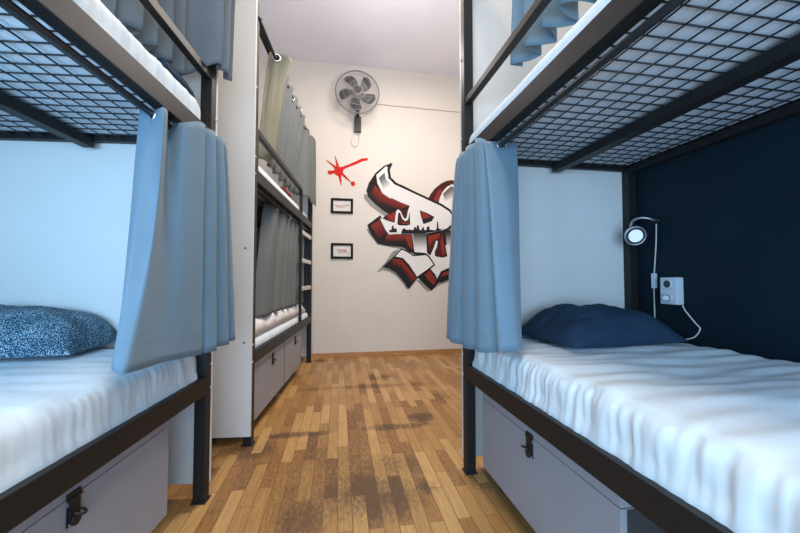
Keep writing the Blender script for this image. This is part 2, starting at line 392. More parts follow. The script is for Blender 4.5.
mattress('F', 'white mattress on the top level of the bunk with ladder rungs', .055, 2.16, 1.652, 1.80, .045, .99, mg, seed=19, bulge=.0, wrinkle=.003)

# ------------------------------------------------------------------ curtains
def curtain(key, label, cols, mats, eyelets=(), zr=1.594, n=120, nz=34, group='eyelet curtains on the bunks', hem=.07, seed=0, ripple=.004, ease=.75):
    """cols: (a_top, s_top, z_top, a_bottom, s_bottom, z_bottom) along the cloth"""
    g = SG[key]
    T = catmull([c[:3] for c in cols], n); B = catmull([c[3:6] for c in cols], n)
    E = catmull([(c[6] if len(c) > 6 else ease, 0, 0) for c in cols], n)
    bm = bmesh.new(); grid = []
    for j in range(nz+1):
        t = j/nz; row = []
        for i in range(n):
            p, q = T[i], B[i]; e = t**max(.4, E[i][0])
            a = p[0]+(q[0]-p[0])*e; s = p[1]+(q[1]-p[1])*e; z = p[2]+(q[2]-p[2])*t
            u = i/n
            a += ripple*min(1, t*3)*noise.noise((u*9+seed, t*2.2, 2.0)); s += ripple*min(1, t*3)*noise.noise((u*9+seed, t*2.2, 7.0))
            row.append(bm.verts.new((g*a, s, z)))
        grid.append(row)
    for j in range(nz):
        for i in range(n-1):
            f = bm.faces.new([grid[j][i], grid[j][i+1], grid[j+1][i+1], grid[j+1][i]]); f.smooth = True
    mb = MB(); mb.bm.free(); mb.bm = bm
    o = mb.build('bunk_curtain', mats, None, FRM[key], True)
    sd = o.modifiers.new('thickness', 'SOLIDIFY'); sd.thickness = .0035; sd.offset = 0
    tag(o, label, 'curtain', group)
    # hem seam: a thin raised line of stitching near the bottom edge
    if hem:
        zlen = (T[0][2]-B[0][2]); jj = nz*(1-hem/zlen); j0 = int(jj)
        def at(i):
            p = grid_co[j0][i]; q = grid_co[j0+1][i]; return p.lerp(q, jj-j0)
        off = Vector(o['_off'])
        vs = o.data.vertices
        grid_co = [[vs[j*n+i].co + off for i in range(n)] for j in range(nz+1)]
        MB().tube([at(i) for i in range(n)], .0021, 5, cap=True).build('hem_seam', 'hem_line' if 'curtain' in mats else mats, o)
    for (u, R) in eyelets:
        i = int(u*(n-1)); d = (T[min(i+1,n-1)]-T[max(i-1,0)]); d[2] = 0; d.normalize()
        nx = Vector((-g*d[1], d[0]*1.0, 0)); nx = Vector((d[1]*g, -d[0], 0))
        te = (T[i][2]-zr)/(T[i][2]-B[i][2]); te = te**max(.4, E[i][0])
        c = Vector((g*(T[i][0]+(B[i][0]-T[i][0])*te), T[i][1]+(B[i][1]-T[i][1])*te, zr))
        eb = MB().ring(c, nx, R, .0065, 24, 8, 0).disc(c, nx, R*.98, .008, 24, 1)
        eb.build('eyelet', ['eyelet', 'hole'], o)
    return o
# near left bunk, lower curtain pulled round its far post
curtain('L', 'blue-grey eyelet curtain beside the speckled pillow', [
    (.10,-.40,1.612, .02,-.60,.775, 1.1),
    (.075,-.405,1.612, -.01,-.66,.765, 1.15),
    (.05,-.41,1.610, -.03,-.70,.755, 1.25),
    (-.005,-.45,1.604, -.055,-.715,.748, 1.9),
    (-.016,-.462,1.600, -.072,-.70,.742, 2.0),
    (-.006,-.42,1.606, -.065,-.62,.735, 1.4),
    (.05,-.305,1.610, -.055,-.50,.727, .9),
    (-.016,-.318,1.610, -.06,-.40,.717, .75),
    (-.034,-.26,1.640, -.068,-.31,.708, .75),
    (-.04,-.205,1.652, -.07,-.255,.704),
    (-.012,-.180,1.652, -.035,-.24,.702),
    (-.042,-.15,1.652, -.075,-.215,.702),
    (-.045,-.115,1.654, -.09,-.17,.702),
    (-.014,-.095,1.654, -.04,-.13,.704),
    (-.042,-.07,1.655, -.085,-.09,.706),
    (-.045,-.035,1.656, -.095,-.05,.708),
    (-.014,-.015,1.656, -.05,-.02,.71),
    (-.04,.01,1.656, -.09,.005,.712),
    (-.03,.045,1.655, -.09,.04,.714)], 'curtain', [(2/18, .02), (6.0/18, .023)], seed=2)
# right bunk, lower curtain bunched at its far post
curtain('R', 'blue-grey eyelet curtain beside the plain navy pillow', [
    (0.15,-0.325,1.625,0.055,-0.52,0.735),
    (0.1,-0.335,1.625,0.03,-0.56,0.735),
    (0.055,-0.345,1.622,-0.005,-0.6,0.738),
    (-0.004,-0.37,1.608,-0.058,-0.605,0.738),
    (-0.03,-0.375,1.61,-0.074,-0.58,0.728),
    (-0.014,-0.345,1.625,-0.048,-0.535,0.72),
    (-0.029,-0.325,1.64,-0.082,-0.5,0.712),
    (-0.036,-0.285,1.65,-0.098,-0.45,0.706),
    (-0.012,-0.25,1.65,-0.047,-0.38,0.7),
    (-0.033,-0.22,1.65,-0.09,-0.34,0.696),
    (-0.038,-0.17,1.65,-0.101,-0.28,0.694),
    (-0.012,-0.135,1.652,-0.055,-0.22,0.692),
    (-0.033,-0.11,1.652,-0.094,-0.18,0.692),
    (-0.038,-0.07,1.652,-0.109,-0.12,0.692),
    (-0.013,-0.04,1.652,-0.058,-0.08,0.692),
    (-0.029,-0.02,1.652,-0.094,-0.05,0.692),
    (-0.019,0.03,1.652,-0.09,0,0.692)], 'curtain', [(2.0/16, .023)], seed=4)
def folds(s0, s1, k, amp, ac, zt, zb, amp2=None, ac2=None, shift=0.0, a_end=None, ph=0.0, hemw=.0):
    out = []; n = k*4; amp2 = amp if amp2 is None else amp2; ac2 = ac if ac2 is None else ac2
    for i in range(n+1):
        t = i/n; s = s0+(s1-s0)*t; w = math.sin(2*PI*t*k+ph)
        out.append((ac+amp*w, s, zt, ac2+amp2*w*(1+.25*math.sin(i*1.7)), s+shift*(1-t)+.008*math.sin(i*2.3), zb+hemw*math.sin(i*1.3)))
    return out
# near left bunk, upper curtain: inside the guard rail, its last folds outside above the rail
c = folds(-.50, -.13, 4, .042, .105, 2.69, 1.89, .05, .125)
c += [(.03,-.10,2.69, .075,-.095,1.93), (-.03,-.085,2.69, -.03,-.09,1.985), (-.06,-.065,2.69, -.05,-.07,1.985), (-.02,-.045,2.69, -.018,-.045,1.985), (-.06,-.02,2.69, -.05,-.02,1.985), (-.06,.02,2.69, -.045,.02,1.985), (-.02,.045,2.69, -.018,.04,1.985), (-.06,.07,2.69, -.05,.06,1.985)]
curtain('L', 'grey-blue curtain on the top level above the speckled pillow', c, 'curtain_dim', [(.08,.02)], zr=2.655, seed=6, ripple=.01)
# right bunk, upper curtain
curtain('R', 'grey-blue curtain on the top level above the plain navy pillow', folds(-1.05, -.42, 6, .055, .135, 2.69, 1.93, .052, .13, hemw=.008), 'curtain', [(.95,.02)], zr=2.655, seed=8, ripple=.01)
# far bunk
curtain('F', 'grey eyelet curtain tinted olive for warm light at the near end of the top level, close to the end panel', [
    (.04,.42,2.69, .10,.36,1.875), (.02,.425,2.69, .09,.39,1.875), (-.012,.43,2.69, .07,.42,1.88), (-.04,.44,2.69, .06,.49,1.88), (-.085,.46,2.69, .06,.58,1.885), (-.105,.50,2.69, .085,.62,1.885), (-.07,.55,2.69, .075,.70,1.885), (-.045,.60,2.69, .10,.76,1.885)], 'curtain_olive_lit', [(2.2/7,.026)], zr=2.655, seed=10, hem=0)
c = folds(.60, 1.52, 5, .017, -.022, 2.685, 1.89, .022, .085, ph=.6, hemw=.012)
c += [(-.01,1.60,2.685, .06,1.585,1.89), (.012,1.68,2.685, -.025,1.63,1.89), (-.02,1.80,2.685, -.045,1.75,1.885), (.0,1.92,2.685, -.03,1.9,1.885), (-.04,2.02,2.685, -.05,2.0,1.885), (-.04,2.16,2.685, -.05,2.15,1.885)]
curtain('F', 'wide grey eyelet curtain along the top level, beside the olive-tinted one', c, 'curtain_grey', [(.36,.024),(.58,.024),(.80,.024)], zr=2.655, seed=13, hem=0)
curtain('F', 'grey eyelet curtain drawn across the lower berth of the bunk with ladder rungs',
    [(.15,.72,1.625, .12,.36,.73), (.10,.74,1.622, .09,.39,.73), (.056,.76,1.62, .065,.43,.73), (.058,.82,1.61, .055,.52,.73)] + folds(.90, 1.95, 6, .03, .072, 1.61, .735, .022, .07, shift=-.2), 'curtain_grey', [(.10,.02),(.40,.024),(.62,.024),(.86,.024)], seed=17, hem=0)
SH = (0.3,0.29,0.28)
BK = (0.018,0.016,0.016)
DR = (0.07,0.015,0.013)
RD = (0.26,0.03,0.022)
WH = (0.8,0.78,0.76)
GR = (0.12,0.12,0.12)
MURAL = [
('p',SH,[(0.644,2.138),(0.648,2.078),(0.723,1.986),(0.837,1.904),(0.932,1.844),(0.98,1.88),(0.856,1.971),(0.742,2.081),(0.704,2.137)]),
('p',SH,[(0.677,1.679),(0.706,1.614),(0.828,1.465),(0.971,1.439),(1.143,1.408),(1.221,1.433),(0.971,1.477),(0.838,1.513),(0.724,1.661)]),
('p',SH,[(0.807,1.087),(0.933,1.231),(1.019,1.364),(1.066,1.395),(1.124,1.403),(0.971,1.174)]),
('p',SH,[(0.807,1.087),(0.895,1.121),(0.99,1.103),(1.086,1.042),(1.163,0.957),(1.22,0.868),(1.263,0.891),(1.163,1.043),(0.971,1.184)]),
('p',SH,[(1.36,0.986),(1.423,0.919),(1.511,0.832),(1.564,0.855),(1.443,1.005)]),
('p',SH,[(1.564,0.851),(1.68,0.924),(1.841,0.981),(1.962,1.005),(1.963,1.044),(1.68,0.966)]),
('p',DR,[(1.515,2.095),(1.555,2.17),(1.615,2.251),(1.706,2.328),(1.787,2.369),(1.858,2.384),(1.93,2.372),(2.012,2.328),(2.093,2.232),(2.134,2.094),(2.01,2.03),(1.929,2.255),(1.868,2.305),(1.797,2.283),(1.736,2.213),(1.695,2.117),(1.674,2.028)]),
('p',RD,[(1.594,2.084),(1.625,2.154),(1.695,2.255),(1.726,2.246),(1.685,2.156),(1.66,2.047)]),
('p',WH,[(1.668,2.034),(1.685,2.117),(1.725,2.207),(1.787,2.282),(1.864,2.325),(1.94,2.301),(2.011,2.208),(2.041,2.071),(2.009,1.872),(1.886,1.848)]),
('g',GR,WH,[(1.735,2.187),(1.848,2.297),(1.928,2.146),(1.765,2.08)]),
('g',GR,WH,[(1.848,2.297),(1.97,2.256),(1.99,2.128),(1.928,2.146)]),
('p',BK,[(1.494,1.637),(1.743,1.675),(1.967,1.69),(1.966,1.572),(1.812,1.306),(1.721,1.28),(1.622,1.29),(1.532,1.342),(1.503,1.37)]),
('g',(0.03,0.03,0.03),WH,[(1.767,1.666),(1.987,1.675),(1.985,1.455),(1.787,1.452)]),
('p',WH,[(1.766,1.471),(1.986,1.474),(1.984,1.18),(1.832,1.168),(1.701,1.117),(1.656,1.02),(1.597,1.072),(1.552,1.149),(1.611,1.201),(1.546,1.317),(1.602,1.439),(1.634,1.535),(1.658,1.527),(1.646,1.449),(1.614,1.381),(1.622,1.317),(1.721,1.299),(1.794,1.319)]),
('p',DR,[(1.507,1.606),(1.723,1.649),(1.782,1.325),(1.722,1.303),(1.646,1.31),(1.614,1.333),(1.614,1.375),(1.646,1.449),(1.658,1.527),(1.634,1.542),(1.602,1.468),(1.572,1.4),(1.532,1.367)]),
('p',RD,[(1.523,1.593),(1.693,1.635),(1.663,1.566),(1.583,1.526),(1.533,1.448)]),
('p',RD,[(1.692,1.528),(1.723,1.606),(1.766,1.364),(1.722,1.324)]),
('p',BK,[(1.644,0.966),(1.652,1.028),(1.701,1.111),(1.821,1.164),(1.984,1.196),(1.983,1.024),(1.841,1.009),(1.7,0.956)]),
('p',RD,[(1.69,1.043),(1.741,1.098),(1.821,1.121),(1.963,1.141),(1.963,1.098),(1.821,1.073)]),
('p',BK,[(1.374,1.033),(1.542,1.159),(1.621,1.066),(1.668,0.957),(1.568,0.845),(1.462,0.938)]),
('p',RD,[(1.466,1.066),(1.546,1.13),(1.63,0.985),(1.596,0.924),(1.521,0.995)]),
('p',BK,[(1.016,2.572),(0.921,2.54),(0.798,2.43),(0.707,2.289),(0.674,2.183),(0.704,2.099),(0.789,2.016),(0.903,1.925),(0.999,1.871),(1.086,1.864),(1.26,1.927),(1.295,2.005),(1.144,2.058),(0.999,2.273),(0.97,2.397),(0.973,2.478)]),
('g',RD,DR,[(0.789,2.264),(0.874,2.178),(0.856,2.019),(0.738,2.147)]),
('g',RD,DR,[(0.874,2.178),(0.999,2.104),(1.018,1.973),(0.856,2.038)]),
('g',RD,DR,[(0.999,2.104),(1.241,2),(1.144,1.952),(1.018,1.973)]),
('p',DR,[(0.932,1.859),(1.076,1.936),(1.26,1.946),(1.264,1.75),(1.105,1.73),(0.894,1.82)]),
('p',RD,[(0.951,1.864),(1.066,1.911),(1.062,1.787),(0.98,1.8)]),
('p',BK,[(0.865,1.861),(0.687,1.724),(0.734,1.608),(0.828,1.481),(0.971,1.452),(1.163,1.441),(1.26,1.37),(1.328,1.352),(1.318,1.611),(0.971,1.613),(0.942,1.688)]),
('g',RD,DR,[(0.734,1.718),(0.856,1.797),(0.942,1.628),(0.847,1.551)]),
('g',RD,DR,[(0.952,1.6),(1.283,1.601),(1.289,1.521),(0.933,1.514)]),
('p',RD,[(1.202,1.592),(1.287,1.601),(1.306,1.396),(1.24,1.462)]),
('s',BK,0.035,[(1.012,2.572),(0.973,2.483),(0.993,2.369),(1.066,2.299),(1.221,2.225),(1.132,2.273),(1.327,2.185),(1.525,2.103),(1.705,2.029),(1.825,1.957),(1.886,1.872),(1.881,1.77),(1.814,1.699),(1.693,1.668),(1.494,1.627)]),
('p',WH,[(0.95,2.519),(0.874,2.459),(0.821,2.389),(0.836,2.295),(0.903,2.164),(1.008,2.101),(1.144,2.042),(1.264,2),(1.237,1.926),(1.225,1.849),(1.206,1.819),(1.178,1.838),(1.14,1.919),(1.105,1.949),(1.078,1.921),(1.066,1.844),(1.059,1.764),(0.97,1.784),(0.856,1.819),(0.932,1.666),(0.98,1.603),(1.095,1.613),(1.299,1.621),(1.297,1.627),(1.33,1.356),(1.503,1.351),(1.488,1.625),(1.683,1.668),(1.784,1.705),(1.841,1.756),(1.876,1.825),(1.874,1.868),(1.821,1.941),(1.704,2.012),(1.525,2.087),(1.327,2.171),(1.132,2.254),(1.047,2.289),(0.974,2.368),(0.96,2.454)]),
('s',BK,0.03,[(1.314,1.358),(1.485,1.347)]),
('g',GR,WH,[(0.84,2.362),(0.931,2.452),(1.018,2.284),(0.912,2.202)]),
('s',WH,0.03,[(0.95,2.519),(0.821,2.393),(0.836,2.295),(0.903,2.167),(1.008,2.101)]),
('s',WH,0.03,[(0.95,2.519),(0.931,2.452),(0.951,2.357),(1.018,2.287),(1.105,2.245)]),
('p',BK,[(1.107,1.899),(1.128,1.904),(1.163,1.818),(1.206,1.787),(1.244,1.815),(1.26,1.927),(1.272,1.746),(1.221,1.73),(1.116,1.731),(1.093,1.749)]),
('p',DR,[(1.116,1.846),(1.136,1.854),(1.171,1.79),(1.206,1.771),(1.248,1.792),(1.256,1.757),(1.163,1.747),(1.113,1.754)]),
('p',RD,[(1.163,1.782),(1.206,1.764),(1.25,1.784),(1.252,1.757),(1.173,1.751)]),
('p',BK,[(1.401,1.945),(1.504,1.911),(1.608,1.86),(1.574,1.801),(1.454,1.755),(1.425,1.845)]),
('p',RD,[(1.425,1.928),(1.504,1.9),(1.554,1.858),(1.445,1.82)]),
('g',(0.02,0.02,0.02),WH,[(1.303,1.671),(1.488,1.675),(1.501,1.418),(1.324,1.416)]),
('p',BK,[(0.98,1.633),(0.986,1.664),(1.013,1.668),(1.018,1.716),(1.038,1.73),(1.047,1.684),(1.082,1.689),(1.089,1.635)]),
('p',BK,[(1.143,1.618),(1.163,1.679),(1.192,1.695),(1.211,1.673),(1.25,1.67),(1.264,1.685),(1.279,1.67),(1.319,1.675),(1.326,1.714),(1.346,1.714),(1.354,1.684),(1.366,1.738),(1.389,1.735),(1.397,1.677),(1.428,1.674),(1.436,1.707),(1.46,1.713),(1.466,1.671),(1.496,1.675),(1.504,1.722),(1.535,1.727),(1.543,1.68),(1.585,1.677),(1.625,1.674),(1.641,1.702),(1.647,1.8),(1.659,1.8),(1.667,1.703),(1.705,1.692),(1.735,1.704),(1.675,1.668),(1.496,1.633),(1.299,1.621)]),
('p',BK,[(0.895,1.17),(1.047,1.311),(1.163,1.286),(1.259,1.186),(1.372,1.024),(1.249,0.872),(1.163,0.995),(1.067,1.099),(0.971,1.152)]),
('g',RD,DR,[(1.044,1.279),(1.143,1.27),(1.163,1.137),(1,1.231)]),
('g',RD,DR,[(1.143,1.27),(1.353,1.02),(1.288,0.967),(1.163,1.137)]),
('p',BK,[(1.143,1.415),(1.032,1.292),(1.155,1.278),(1.24,1.191),(1.36,1.008),(1.538,1.135),(1.617,1.201),(1.538,1.317),(1.499,1.351),(1.316,1.329),(1.248,1.376),(1.18,1.412)]),
('p',WH,[(1.147,1.396),(1.067,1.308),(1.17,1.29),(1.256,1.199),(1.364,1.039),(1.522,1.149),(1.593,1.205),(1.522,1.305),(1.491,1.331),(1.31,1.314),(1.24,1.361),(1.17,1.396)]),
('s',BK,0.012,[(1.316,1.345),(1.499,1.335)]),
]
def SPLAT(b, R1):
    return [
    b(0.314,2.428, .06, .07, sd=1),
    ('s',R1,0.085,[(0.337,2.459),(0.425,2.503),(0.529,2.551),(0.619,2.599),(0.694,2.612)],[0.5, 0.4, 0.45, 0.45, 0.4]),
    ('s',R1,0.085,[(0.308,2.428),(0.249,2.494),(0.184,2.541),(0.132,2.577)],[0.7, 0.35, 0.2, 0.06]),
    ('s',R1,0.085,[(0.308,2.443),(0.284,2.547),(0.257,2.636)],[0.6, 0.3, 0.06]),
    ('s',R1,0.085,[(0.314,2.413),(0.332,2.324),(0.344,2.240)],[0.6, 0.35, 0.1]),
    ('s',R1,0.085,[(0.337,2.414),(0.411,2.343),(0.462,2.300)],[0.5, 0.3, 0.15]),
    ('s',R1,0.085,[(0.293,2.427),(0.235,2.415),(0.185,2.401)],[0.7, 0.5, 0.3]),
    b(0.497,2.271, .03, .035, sd=2),
    b(0.197,2.407, .03, .028, sd=3)]
# ------------------------------------------------------------------ pillows and bedding
def pillow(key, name, label, cat, c, half, ht, rot, matname, seed, warp=None, group=None, zb=.0):
    g = SG[key]; n = 44; bm = bmesh.new(); top = []; bot = []
    ca, cs, cz = c; cr, sr = math.cos(rot), math.sin(rot)
    for i in range(n+1):
        rt_, rb_ = [], []
        for j in range(n+1):
            u = -1+2*i/n; v = -1+2*j/n
            pin = 1-.07*(u*u+v*v)+.09*u*u*v*v                     # pulled-in sides, pointed corners
            x = u*half[0]*pin; y = v*half[1]*pin
            e = max(0, 1-abs(u)**2.6)**.55*max(0, 1-abs(v)**2.6)**.55
            h = ht*e + .012*e**.3*(noise.noise((u*2.3+seed, v*2.3, .5))) *2 + .010*noise.noise((u*5+seed, v*7, 1.5))*e**.4
            hb = ht*.10*(1-e)
            if warp: dz = warp(u, v)
            else: dz = 0
            a = ca + x*cr - y*sr; s = cs + x*sr + y*cr
            rt_.append(bm.verts.new((g*a, s, cz+hb+max(h,0)+dz)))
            rb_.append(bm.verts.new((g*a, s, cz+hb-.0+dz*.6)) if 0 < i < n and 0 < j < n else rt_[-1])
        top.append(rt_); bot.append(rb_)
    for i in range(n):
        for j in range(n):
            f = bm.faces.new([top[i][j], top[i+1][j], top[i+1][j+1], top[i][j+1]]); f.smooth = True
            q = [bot[i][j+1], bot[i+1][j+1], bot[i+1][j], bot[i][j]]
            if len({id(v) for v in q}) == 4 and set(q) != set([top[i][j], top[i+1][j], top[i+1][j+1], top[i][j+1]]):
                f = bm.faces.new(q); f.smooth = True
    mb = MB(); mb.bm.free(); mb.bm = bm
    o = mb.build(name, matname, None, FRM[key], True)
    return tag(o, label, cat, group)
pillow('R', 'pillow', 'plain navy pillow lying on the white bed beside the socket', 'pillow', (.585,-.26,.702), (.335,.24), .17, .10, 'navy', 3,
       warp=lambda u, v: .05*max(0, v)**2*max(0, u+.4) - .0*v)
pillow('L', 'pillow', 'speckled navy and pale blue pillow against the white end panel', 'pillow', (.705,-.17,.702), (.335,.20), .185, -.10, 'speckle', 8,
       warp=lambda u, v: .03*max(0, v)**2)
def lumps(key, name, label, cat, a0, a1, s0, s1, z0, h, matname, seed, sc=5.0):
    g = SG[key]; nu, nv = 20, 60; bm = bmesh.new(); G = []
    for j in range(nv+1):
        r = []
        for i in range(nu+1):
            u = i/nu; v = j/nv; a = a0+(a1-a0)*u; s = s0+(s1-s0)*v
            e = min(1, 14*min(u, 1-u), 14*min(v, 1-v))
            z = z0 + e**.5*(h*.55 + h*.6*(.5+.5*noise.noise((a*sc+seed, s*sc, 0))) + h*.25*noise.noise((a*14+seed, s*14, 3)))
            r.append(bm.verts.new((g*a, s, max(z, z0))))
        G.append(r)
    for j in range(nv):
        for i in range(nu):
            f = bm.faces.new([G[j][i], G[j][i+1], G[j+1][i+1], G[j+1][i]]); f.smooth = True
    rim = [G[0][i] for i in range(nu+1)] + [G[j][nu] for j in range(1, nv+1)] + [G[nv][i] for i in range(nu-1, -1, -1)] + [G[j][0] for j in range(nv-1, 0, -1)]
    bm.faces.new(rim)
    mb = MB(); mb.bm.free(); mb.bm = bm
    return tag(mb.build(name, matname, None, FRM[key], True), label, cat)
lumps('L', 'bed_lump', 'dark lump at the edge of the thin mattress, under the top-level curtain', 'cloth', .035, .19, -.36, -.12, 1.80, .05, 'navy', 4, 9)  # dark lump along the mattress edge, below the curtain hem
lumps('F', 'duvet', 'crumpled white duvet below the grey lower curtain', 'duvet', .042, .75, .10, 2.12, .628, .12, 'duvet', 2, 8)
lumps('F', 'bed_lump', 'small red cloth lying on the top mattress behind the guard rail', 'cloth', .06, .2, 1.05, 1.32, 1.802, .05, 'red_cloth', 6, 9)

# ------------------------------------------------------------------ storage boxes under the beds
def storage_box(key, label, s0, s1, a0, z0, z1, latch_s, handle=False):
    g = SG[key]; L = s1-s0; D = .78
    fr = FRM[key] @ Matrix.Translation((g*(a0+D/2), (s0+s1)/2, 0))
    root = empty('storage_box', fr, label, 'storage box', 'grey wooden boxes rolled under the bunks')
    hx = D/2; hy = L/2
    body = MB().box(-hx, hx, -hy, hy, z0, z1-.034, .002).build('box_body', 'box', root)
    MB().box(-hx+.004, hx-.004, -hy+.004, hy-.004, z1-.034, z1-.031).build('lid_gap', 'box_dark', root)
    MB().box(-hx, hx, -hy, hy, z1-.031, z1, .002).build('lid', 'box', root)
    MB().box(-hx+.018, hx-.002, -hy-.003, -hy+.001, z0+.004, z1-.036, .0).build('end_shade_board', 'box_dark', root)  # dark sheet painting shade onto the near end of the box
    for x in (-hx+.07, hx-.07):
        for y in (-hy+.07, hy-.07):
            w = MB().disc((x, y, .03), (1,0,0), .03, .022, 20)
            wo = w.build('caster', 'rubber', root)
            MB().box(x-.02, x+.02, y-.02, y+.02, .061, z0, .001).tube([(x-.014,y,.03),(x-.014,y,.064)], .004, 6).tube([(x+.014,y,.03),(x+.014,y,.064)], .004, 6).build('caster_fork', 'steel', wo)
    fx = -g*hx                                    # the face towards the aisle
    d = -g; y = latch_s-(s0+s1)/2; zt = z1-.030
    X = lambda v: fx + d*v
    def lb(mb, v0, v1, y0, y1, za, zb, bev=.001):
        x0, x1 = sorted((X(v0), X(v1))); mb.box(x0, x1, y0, y1, za, zb, bev); return mb
    if not handle:
        lt = MB(); lb(lt, 0, .006, y-.022, y+.022, zt-.004, zt+.010)        # hinge leaf on the lid
        lt.tube([(X(.006), y-.022, zt-.006), (X(.006), y+.022, zt-.006)], .004, 8)
        lb(lt, .003, .009, y-.016, y+.016, zt-.062, zt-.004)                 # hanging strap
        lb(lt, 0, .004, y-.02, y+.02, zt-.075, zt-.024)                      # keep plate
        lt.disc((X(.01), y, zt-.062), (1,0,0), .016, .005, 16)
        lo = lt.build('latch', 'black_metal', root)
        MB().ring((X(.018), y, zt-.042), (.35,.2,1), .015, .0035, 18, 6).build('staple_ring', 'black_metal', lo)
        for zz in (zt-.070, zt+.004):
            MB().dome((X(.004), y-.014, zz), (d,0,0), .003, .002, 8, 3).build('latch_screw', 'steel', lo)
    else:
        lt = MB(); lb(lt, 0, .006, y-.05, y+.05, zt-.03, zt+.012)
        lt.tube([(X(.0), y-.045, zt-.02), (X(.02), y-.04, zt-.06), (X(.028), y, zt-.072), (X(.02), y+.04, zt-.06), (X(0), y+.045, zt-.02)], .007, 8)
        lt.build('latch', 'black_metal', root)
    return root
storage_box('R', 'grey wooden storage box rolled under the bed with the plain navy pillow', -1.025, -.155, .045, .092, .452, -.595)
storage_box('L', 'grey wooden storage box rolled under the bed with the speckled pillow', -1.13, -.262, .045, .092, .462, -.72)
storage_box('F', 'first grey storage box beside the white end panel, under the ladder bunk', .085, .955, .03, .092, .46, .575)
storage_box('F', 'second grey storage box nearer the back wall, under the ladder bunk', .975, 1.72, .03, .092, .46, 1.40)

# ------------------------------------------------------------------ reading lamp and sockets on the navy wall (right bunk)
LW = FR @ Matrix.Translation((1.05, 0, 0))        # x = -distance from the wall
rl = empty('reading_lamp', LW @ Matrix.Translation((0,-.178,1.318)), 'small gooseneck reading lamp on the navy wall above the pillow', 'lamp')
MB().disc((-.008,0,0), (1,0,0), .018, .016, 20).dome((-.016,0,0), (-1,0,0), .014, .014).build('wall_mount', 'black_metal', rl)
MB().tube(catmull([(-.02,0,0), (-.05,.008,.012), (-.08,.03,.018), (-.10,.062,.004), (-.10,.078,-.035)], 20), .0075, 10).build('gooseneck_arm', 'chrome', rl)
ax = Vector((-.42,-.86,-.28)).normalized(); hc = Vector((-.105,.050,-.074))
hd = MB(); hd.tube([hc - ax*.055, hc - ax*.045, hc - ax*.015, hc + ax*.02, hc + ax*.024], .04, 28, radii=[.018,.033,.045,.051,.051]); hd.ring(hc+ax*.024, ax, .049, .005, 32, 8)
hdo = hd.build('lamp_head', 'chrome', rl)
MB().disc(hc + ax*.025, ax, .036, .004, 28).build('lens', 'lens', hdo)
MB().ring(hc + ax*.0255, ax, .039, .005, 28, 8).build('lens_ring', 'rubber', hdo)
MB().tube(catmull([(-.012,0,-.012), (-.012,.004,-.12), (-.012,.018,-.26), (-.012,.024,-.33), (-.010,.026,-.50), (-.010,.026,-.60)], 24), .0032, 8).build('lamp_cord', 'cord', rl)
MB().box(-.024,-.006, .008,.030, -.365,-.285, .004).build('cord_switch', 'white_plastic', rl)
so = empty('power_socket', LW @ Matrix.Translation((0,-.262,.865)), 'white surface-mounted double socket on the navy wall beside the pillow', 'socket')
MB().box(-.044,0,-.052,.040,.008,.146,.006).build('socket_housing', 'white_plastic', so)
for zz in (.112, .04):
    MB().disc((-.049,-.007,zz), (1,0,0), .024, .006, 24).ring((-.051,-.007,zz), (1,0,0), .024, .004, 24, 8).build('socket_face', ['white_plastic'], so)
    MB().disc((-.0525,-.007,zz), (1,0,0), .0185, .002, 24).build('socket_recess', 'rubber', so)
MB().dome((-.052,-.007,.04), (-1,0,0), .017, .03).build('plug', 'white_plastic', so)
pc = MB().tube(catmull([(-.02,-.058,.012), (-.03,-.085,-.02), (-.02,-.125,-.075), (-.02,-.145,-.10), (-.03,-.125,-.14), (-.045,-.085,-.158)], 30), .0033, 8).build('plug_cord', 'cord', so)

# ------------------------------------------------------------------ back wall: fan, pictures, paint
fan = empty('wall_fan', FW @ Matrix.Translation((.556,0,2.96)), 'grey five-bladed fan with a wire cage high on the wall', 'fan')
MB().box(-.045,.045,-.06,0,0,.20,.008).build('control_box', 'black', fan)
MB().box(-.03,.03,-.062,-.06,.03,.17,.001).disc((0,-.064,.05),(0,1,0),.012,.008,16).disc((0,-.064,.10),(0,1,0),.008,.006,16).disc((0,-.064,.14),(0,1,0),.008,.006,16).build('control_face', 'black_metal', fan)
fc = Vector((-.014,-.20,.452))
MB().tube([(0,-.03,.19),(0,-.035,.30),(0,-.06,.40),(.001,-.09,.445)], .022, 12).build('fan_arm', 'black', fan)
MB().tube([fc+Vector((0,.13,0)), fc+Vector((0,.10,0)), fc+Vector((0,.05,0)), fc+Vector((0,.03,0))], .06, 20, radii=[.035,.06,.065,.05]).build('motor_housing', 'blade', fan)
MB().tube([fc+Vector((0,.03,0)), fc+Vector((0,-.01,0)), fc+Vector((0,-.03,0))], .05, 24, radii=[.07,.068,.045]).build('hub', 'blade', fan)
def blade(ang):
    bm = bmesh.new(); n = 14; rows = []
    for i in range(n+1):
        t = i/n; r = .045+.195*t
        w = .045+.082*math.sin(min(1, t*1.12)*PI*.62)**1.2
        if t > .86: w *= math.sqrt(max(.02, 1-((t-.86)/.14)**2))
        sw = .30*t**1.5                                       # swept back
        row = []
        for k in range(7):
            o = (k/6-.5)*w*1.25
            th = ang + sw + math.atan2(o, r)*.9
            row.append(bm.verts.new((fc.x+r*math.cos(th), fc.y+.008-.14*o, fc.z+r*math.sin(th))))
        rows.append(row)
    for p, q in zip(rows, rows[1:]):
        for k in range(6): f = bm.faces.new([p[k], p[k+1], q[k+1], q[k]]); f.smooth = True
    bmesh.ops.solidify(bm, geom=list(bm.faces), thickness=.004)
    mb = MB(); mb.bm.free(); mb.bm = bm
    return mb.build('blade', 'blade', fan)
for k in range(5): blade(math.radians(-107 + 72*k))
cg = MB(); RC = .278
